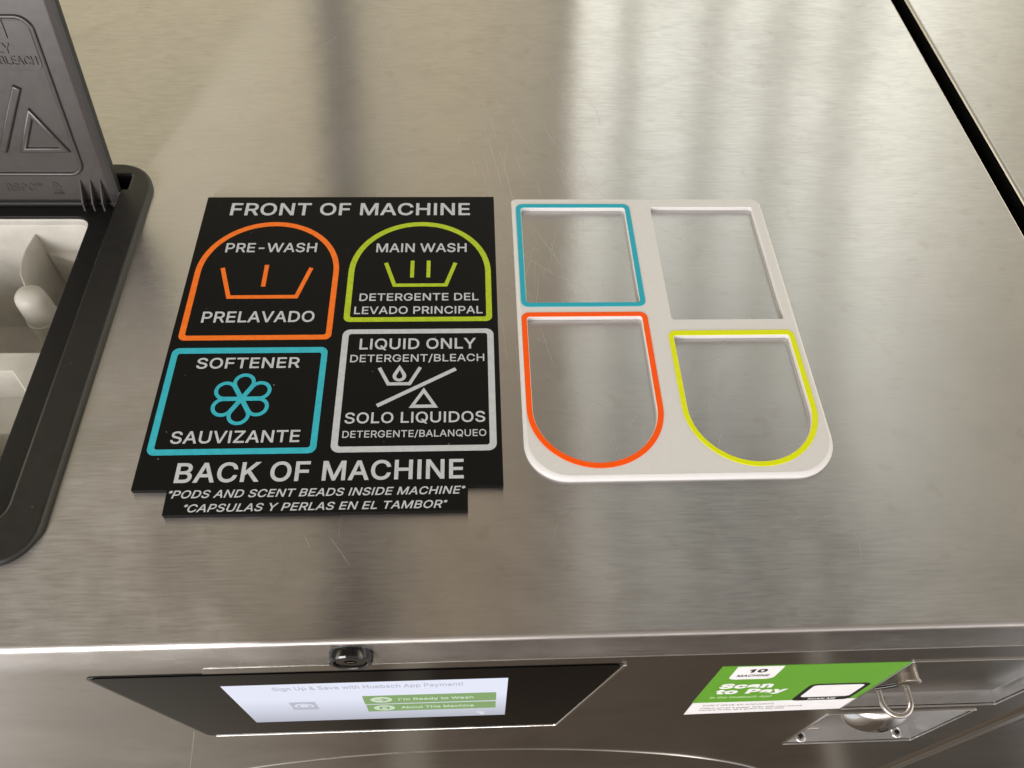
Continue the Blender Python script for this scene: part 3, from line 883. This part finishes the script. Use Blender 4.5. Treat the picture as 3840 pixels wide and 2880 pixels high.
add_text('small_print', "DON'T HAVE AN ACCOUNT?", (187.8, 247.2, -193.6, -188.9), .22, .3, M['ink_grey'], st, FRONT, weight=.10)
add_text('small_print', 'Check out as a guest. Scan with your phone', (187.7, 274.7, -202.8, -198.4), .22, .3, M['ink_grey'], st, FRONT, weight=.10)
add_text('small_print', 'camera to pay as a guest on the web.', (187.9, 262.0, -209.4, -205.0), .22, .3, M['ink_grey'], st, FRONT, weight=.10)
add_solid('scan_frame', ([rrect(258.6, -183.0, 307.2, -130.6, 6)], .22, .3), M['ink'], st, FRONT)
add_solid('scan_square', ([rrect(262.6, -171.4, 303.4, -134.6, 4)], .3, .36), M['sticker_white'], st, FRONT)
add_text('scan_print', 'SCAN ME', (271.7, 295.0, -179.8, -175.4), .3, .36, M['sticker_white'], st, FRONT, weight=.12)

# ---- round door ring below, and the rounded post closing the right edge
ring = [(434, -.5), (433.8, .8), (432.5, .9), (428, .6), (404, -5), (380, -14), (300, -18), (.5, -18)]
link_mesh('door_ring', lathe(ring, (-18, Y0, -781), (0, -1, 0), 160), M['steel_front'], machine, 35)
link_mesh('corner_post', lathe([(.5, 0), (16.5, 0), (16.5, 1260)], (503, 168.5, -1290), (0, 0, 1), 64), M['chrome'], machine, 40)

# ---- soap dispenser: raised frame, sunken floor, white tub, lid standing open
disp = machine
outer = rpoly([(DX0, DY0), (DX1, DY0), (DX1, DY1), (DX0, DY1)], [28, 28, 35, 35], 10)
inner = rpoly([(-600, 238), (-312.6, 238), (-312.6, 561), (-306.6, 561), (-306.6, 579), (-600, 579)], [10, 13, 0, 1, 2, 2], 5)
frame = add_solid('dispenser_frame', ([outer, inner], -13.0, 5.0, 2.6), M['black_plastic'], machine)
opening = rrect(-585, 262, -338.7, 541.2, 13)
add_solid('sunken_floor', ([rrect(-610, 228, -302, 585, 3), opening], -13.6, -10.0, .9), M['black_recess'], frame)


def inset_rect(d, z, n=6):
    return [(x, y, z) for x, y in rrect(-589 + d, 258 + d, -334.5 - d, 545.5 - d, 14, n)]


lv = [inset_rect(0, -13.7), inset_rect(0, -18.5), inset_rect(.6, -19.6), inset_rect(3.2, -20.6), inset_rect(4.2, -22), inset_rect(8, -160)]
n = len(lv[0])
verts = [p for l in lv for p in l]
faces = [(i * n + (k + 1) % n, i * n + k, (i + 1) * n + k, (i + 1) * n + (k + 1) % n) for i in range(len(lv) - 1) for k in range(n)]
faces.append(tuple((len(lv) - 1) * n + k for k in range(n)))
tub = link_mesh('dispenser_tub', mesh_from(verts, faces), M['tub_white'], machine, 40)
div = rpoly([(-582, 400.5), (-582, 381.5), (-364, 381.5), (-345, 358.5), (-342, 300), (-339.5, 300), (-339.5, 400.5)], [0, 0, 1, 2, 0, 0, 3])
add_solid('tub_divider', (div, -159, -24.0, 2.6) if False else ([div], -159, -24.0, 1.2), M['tub_white'], tub)
add_solid('tub_step', ([[(-582, 346), (-343.5, 346), (-343.5, 385), (-582, 385)]], -96, -60, 1.0), M['tub_white'], tub)
ledge = [(-393.5, 537.5), (-382, 533.5), (-368, 528.0), (-355, 521.0), (-344, 511.5), (-337.5, 504), (-337.5, 544), (-395, 544)]
add_solid('tub_ledge', ([ledge], -159, -52, 3.0), M['tub_white'], tub)
siph = [(.2, 0), (5, -.5), (9, -2.4), (11.6, -5.6), (12.8, -10), (13.6, -34), (14.4, -34.6), (14.4, -36), (13.4, -36.4), (14.4, -80)]
link_mesh('siphon_cap', lathe(siph[::-1], (-383.5, 471.5, -30), (0, 0, 1), 36), M['tub_white'], tub, 45)
add_solid('tub_fin', (stroke([(-396, 542), (-398.5, 522), (-398, 506), (-394.5, 492), (-388.5, 482), (-384.5, 474)], 1.3), -110, -31, .4), M['tub_white'], tub)

# lid, hinged at the back of the recess and leaning back
LA = R_(76.3)
LID = Frame((0, 554, -8), (1, 0, 0), (0, math.cos(LA), math.sin(LA)), (0, -math.sin(LA), math.cos(LA)))
lid = add_solid('dispenser_lid', ([rpoly([(-615, 5.5), (-316.4, 5.5), (-316.4, 200), (-615, 200)], [0, 0, 6, 6])], -4.6, 0, .4), M['lid_plastic'], machine, LID)
add_solid('lid_skin', ([rpoly([(-616.6, 4.0), (-313.2, 4.0), (-313.2, 201.6), (-616.6, 201.6)], [0, 0, 7, 7])], -6.6, -.35, .3), M['lid_side'], lid, LID)
pf = [(-322.0, -.2), (-321.2, 1.9), (-320.4, 2.0), (-315.2, -.9), (-315.2, -4.2), (-322.0, -4.2)]
verts = [LID(x, t, nn) for t in (-1.0, 199.0) for x, nn in pf]
faces = [(i, (i + 1) % 6, (i + 1) % 6 + 6, i + 6) for i in range(6)] + [tuple(range(5, -1, -1)), tuple(range(6, 12))]
link_mesh('lid_rail', mesh_from(verts, faces), M['lid_plastic'], lid)
# raised groove frame around the pictogram field
gx0, gx1, gt0, gt1 = -598, -335.6, 28.6, 162.0
add_solid('lid_bead', [([rrect(gx0, gt0, gx1, gt1, 12, 8), rrect(gx0 + 3.2, gt0 + 3.2, gx1 - 3.2, gt1 - 3.2, 9, 8)], -.6, 2.1, 1.3)], M['lid_plastic'], lid, LID)
add_solid('lid_label_field', ([rrect(-575, 119.6, -339.6, 157.6, 5, 5)], -.3, .35, .2), M['lid_plastic'], lid, LID)
add_text('embossed_words', 'WASH', (-412, -358.2, 144.6, 158.0), .2, 1.3, M['lid_plastic'], lid, LID, weight=.0)
add_text('embossed_words', 'LIQUID ONLY', (-421, -359.0, 133.0, 140.8), .2, 1.2, M['lid_plastic'], lid, LID, weight=.0)
add_text('embossed_words', 'BLEACH', (-371.3, -342.2, 124.1, 130.8), .2, 1.2, M['lid_plastic'], lid, LID, weight=.0)
add_solid('embossed_symbol', [(rpoly and stroke([(-397.6, 51.4), (-365.6, 106.6)], 6.4), -.5, 2.6, 1.3),
                              (stroke([(-363.0, 84.5), (-380.4, 52.3), (-345.6, 52.6)], 4.4, True), -.5, 2.6, 1.3)], M['lid_plastic'], lid, LID)
add_text('moulded_mark', 'RSPC', (-408.0, -383.4, 13.8, 20.8), -.2, .55, M['lid_plastic'], lid, LID, weight=.06)
add_text('moulded_mark', 'TM', (-382.6, -377.0, 18.6, 21.4), -.2, .45, M['lid_plastic'], lid, LID, weight=.0)
add_solid('recycling_mark', [(stroke([(-370.2, 15.4), (-366.8, 22.0)], 1.3), -.2, .5), (stroke([(-365.4, 22.6), (-361.6, 16.6)], 1.3), -.2, .52), (stroke([(-369.0, 14.6), (-362.4, 14.2)], 1.3), -.2, .54)], M['lid_plastic'], lid, LID)
add_text('moulded_mark', '7', (-367.4, -364.6, 15.8, 19.6), -.2, .5, M['lid_plastic'], lid, LID) if '7' in GLYPHS else None
add_text('moulded_mark', 'OTHER', (-369.2, -360.2, 10.6, 13.0), -.2, .45, M['lid_plastic'], lid, LID, weight=.0)
for (cx, ct, r) in ((-325.6, 32.0, 5.6), (-327.2, 173.0, 9.6)):
    add_solid('moulding_boss', ([circle(cx, ct, r, 40)], -.3, .28, .15), M['lid_plastic'], lid, LID)
for x in (-343.2, -334.6, -326.0):
    verts = [LID(x + s, *q) for s in (-.6, .6) for q in ((25.5, 0), (7, 9.5), (-1, 9.8), (-1, -1))]
    faces = [(0, 1, 2, 3), (7, 6, 5, 4), (0, 4, 5, 1), (1, 5, 6, 2), (2, 6, 7, 3), (3, 7, 4, 0)]
    link_mesh('lid_rib', mesh_from(verts, faces), M['lid_plastic'], lid)
link_mesh('hinge_bar', tube([LID(-600, 1.2, -1.5), LID(-450, 1.2, -1.5), LID(-316.5, 1.2, -1.5)], 3.0, 14), M['lid_side'], lid, 60)
link_mesh('hinge_pin', lathe([(2.6, 0), (2.4, 1.6), (1.4, 2.6), (.1, 2.9)], (-311.2, 556.5, 2.0), (0, 0, 1), 20), M['lid_plastic'], frame, 60)

# ================================================================== neighbouring machine across the black gap
nb = empty('washing_machine', (521, 153.6, -1300), 'neighbouring bare steel machine top beyond the black gap at the right', 'washing machine')
verts, faces = [], []
pr3 = [(521.5 - 4 * math.sin(t), -4 + 4 * math.cos(t)) for t in [i * math.pi / 2 / 6 for i in range(7)]]
for (x, z) in [(1150, 0)] + pr3:
    verts += [(x, 153.6, z), (x, 1400, z)]
for i in range(len(pr3)):
    a = 2 * i
    faces.append((a, a + 1, a + 3, a + 2))
me = mesh_from(verts, faces)
flat_caps(link_mesh('top_panel', me, M['steel_top'], nb, 30), Vector((0, 0, 1)))
add_solid('side_panel', ([[(157, -500), (1400, -500), (1400, -3.6), (157, -3.6)]], -0.6, 0.6), M['black_gap'], nb, Frame((518.2, 0, 0), (0, 1, 0), (0, 0, 1), (1, 0, 0)), None)
add_solid('front_panel', ([[(521, -1300), (1150, -1300), (1150, -4), (521, -4)]], -1.6, -.9), M['steel_front'], nb, FRONT)

# ================================================================== the black printed sign
sign = empty('instruction_sign', (-107, 395, 0),
             'black printed sign with coloured washing symbols reading FRONT OF MACHINE, lying beside the white frame', 'sign')
plate = [(-234.3, 259.5), (-210.0, 259.5), (-209.6, 240.4), (-4.7, 240.1), (-4.7, 259.0), (20.2, 258.6), (20.2, 551.5), (-233.9, 550.8)]
add_solid('sign_plate', ([rpoly(plate, .8, 3)], 0.05, 4.0, .35), M['sign_black'], sign)
ZT = (3.9, 4.14)


def words(s, box, weight, shear=0.0):
    add_text('lettering', s, box, *ZT, M['sign_grey'], sign, weight=weight, shear=shear)


words('FRONT OF MACHINE', (-211.4, -1.5, 527.7, 542.9), 0.13)
words('PRE-WASH', (-208.0, -131.8, 483.2, 493.7), 0.10)
words('PRELAVADO', (-214.1, -126.0, 406.9, 418.0), 0.11)
words('MAIN WASH', (-81.4, -4.6, 482.7, 492.9), 0.10)
words('DETERGENTE DEL', (-91.8, 4.9, 428.4, 436.2), 0.09)
words('LEVADO PRINCIPAL', (-95.0, 8.0, 414.5, 422.2), 0.09)
words('SOFTENER', (-209.8, -132.2, 362.0, 371.9), 0.11)
words('SAUVIZANTE', (-215.8, -124.9, 296.3, 306.4), 0.10)
words('LIQUID ONLY', (-88.2, 2.4, 378.9, 389.3), 0.11)
words('DETERGENT/BLEACH', (-94.4, 8.6, 366.7, 373.6), 0.06)
words('SOLO LIQUIDOS', (-94.2, 8.4, 311.3, 320.6), 0.09)
words('DETERGENTE/BALANQUEO', (-94.7, 8.9, 299.2, 304.9), 0.05)
words('BACK OF MACHINE', (-206.7, -7.5, 264.9, 280.4), 0.14)
words('*PODS AND SCENT BEADS INSIDE MACHINE*', (-208.2, -6.2, 253.1, 259.0), 0.09, .22)
words('*CAPSULAS Y PERLAS EN EL TAMBOR*', (-196.0, -18.6, 242.6, 248.4), 0.08, .22)


def ring_shape(name, outer, inner, mat, z0, z1, parent, bev=0.0):
    return add_solid(name, ([outer, inner], z0, z1, bev), mat, parent)


ring_shape('arch_outline', arch(-228.7, -110.9, 389.1, 519.0, 5), arch(-224.0, -115.4, 393.7, 514.2, 2), M['sign_orange'], *ZT, sign)
ring_shape('arch_outline', arch(-102.9, 15.6, 406.5, 518.8, 5), arch(-98.1, 10.9, 411.0, 514.0, 2), M['sign_green'], *ZT, sign)
ring_shape('square_outline', rrect(-230.4, 286.9, -112.2, 381.6, 5.5), rrect(-225.6, 291.6, -116.8, 376.3, 2), M['sign_teal'], *ZT, sign)
ring_shape('square_outline', rrect(-102.2, 287.1, 16.3, 398.7, 6), rrect(-97.3, 291.8, 11.3, 394.3, 2.2), M['sign_grey'], *ZT, sign)
add_solid('washtub_symbol', [(stroke([(-206.8, 465.1), (-197.0, 433.3), (-142.9, 433.3), (-134.0, 464.9)], 3.5),) + ZT, (stroke([(-170.9, 444.5), (-170.9, 468.4)], 3.5),) + ZT], M['sign_orange'], sign)
add_solid('washtub_symbol', [(stroke([(-72.4, 470.2), (-64.2, 445.2), (-21.9, 445.2), (-14.1, 470.0)], 3.3),) + ZT, (stroke([(-50.1, 453.7), (-50.1, 472.6)], 3.2),) + ZT, (stroke([(-36.6, 453.7), (-36.6, 472.6)], 3.2),) + ZT], M['sign_green'], sign)
fl = []
for i in range(6):
    a = math.pi / 2 + i * math.pi / 3
    c = Vector((-171.3, 334.1)); d = Vector((math.cos(a), math.sin(a)))
    o1, i1 = c + d * 14.6, c + d * 14.6
    fl.append(([teardrop(o1.x, o1.y, 8.3, c - d * .6), teardrop(i1.x, i1.y, 5.5, c + d * 3.6)], ZT[0], ZT[1] + .012 * i))
add_solid('flower_symbol', fl, M['sign_teal'], sign)
add_solid('washtub_symbol', [(stroke([(-71.6, 361.0), (-64.2, 346.0), (-48.2, 346.0), (-40.5, 361.2)], 2.7),) + ZT,
                             ([teardrop(-56.1, 353.3, 5.1, (-56.3, 363.6)), teardrop(-56.1, 353.0, 2.4, (-56.0, 359.0))],) + ZT], M['sign_grey'], sign)
add_solid('divider_symbol', [(stroke([(-71.5, 326.4), (-13.4, 359.4)], 3.1),) + ZT], M['sign_grey'], sign)
add_solid('triangle_symbol', [([[(-37.3, 342.2), (-47.9, 324.2), (-26.4, 324.2)], [(-37.25, 337.2), (-43.6, 326.9), (-30.9, 326.9)]],) + ZT], M['sign_grey'], sign)
# ================================================================== the white frame
tray = empty('compartment_frame', (150, 406, 0),
             'white printed plastic frame with four openings, three ringed in teal, orange and yellow', 'frame')
Q = 1.00405
H = 4.4


def q(l):
    return [(x * Q, y * Q) for x, y in l]


tl_hole = q(rrect(43.9, 423.4, 136.9, 534.2, 2.6))
wh_hole = q(rrect(160.4, 404.7, 253.0, 535.2, 2.4))
or_hole = q(arch(43.5, 136.3, 408.2, 274.4, 2.2, up=False))
ye_hole = q(arch(159.4, 252.4, 388.0, 273.4, 2.2, up=False))
outl = lambda d: rpoly([(36.0 + d, 262.6 + d), (264.0 - d, 262.6 + d), (264.0 - d, 549.8 - d), (36.0 + d, 549.8 - d)], [31, 33, 7, 3], 12)
holes = [tl_hole, wh_hole, or_hole, ye_hole]
body = solid([([outl(2.6)] + holes, .05, H, .45)])
# chamfered outer rim
lo, mid, hi = outl(0), outl(.25), outl(2.9)
n = len(lo)
verts = [(x, y, .05) for x, y in lo] + [(x, y, 1.7) for x, y in lo] + [(x, y, 2.3) for x, y in mid] + [(x, y, H - .12) for x, y in outl(2.3)] + [(x, y, H + .12) for x, y in hi] + [(x, y, H - .1) for x, y in outl(3.5)]
faces = [(i * n + k, i * n + (k + 1) % n, (i + 1) * n + (k + 1) % n, (i + 1) * n + k) for i in range(5) for k in range(n)]
rim = mesh_from(verts, faces)
flat_caps(link_mesh('frame_plate', join([body, rim]), M['tray_white'], tray, 35), Vector((0, 0, 1)))
for (out, hole_, mat, nm) in ((q(rrect(39.4, 418.9, 141.6, 539.0, 6)), q(rrect(43.6, 423.1, 137.2, 534.5, 2.8)), 'tray_teal', 'square_outline'),
                              (q(arch(39.0, 141.0, 412.9, 269.8, 6, up=False)), q(arch(43.2, 136.6, 408.5, 274.1, 2.4, up=False)), 'tray_orange', 'arch_outline'),
                              (q(arch(155.2, 256.9, 393.1, 269.2, 6, up=False)), q(arch(159.1, 252.7, 388.3, 273.1, 2.4, up=False)), 'tray_yellow', 'arch_outline')):
    add_solid(nm, ([out, hole_], H - .35, H + .38, .22), M[mat], tray)
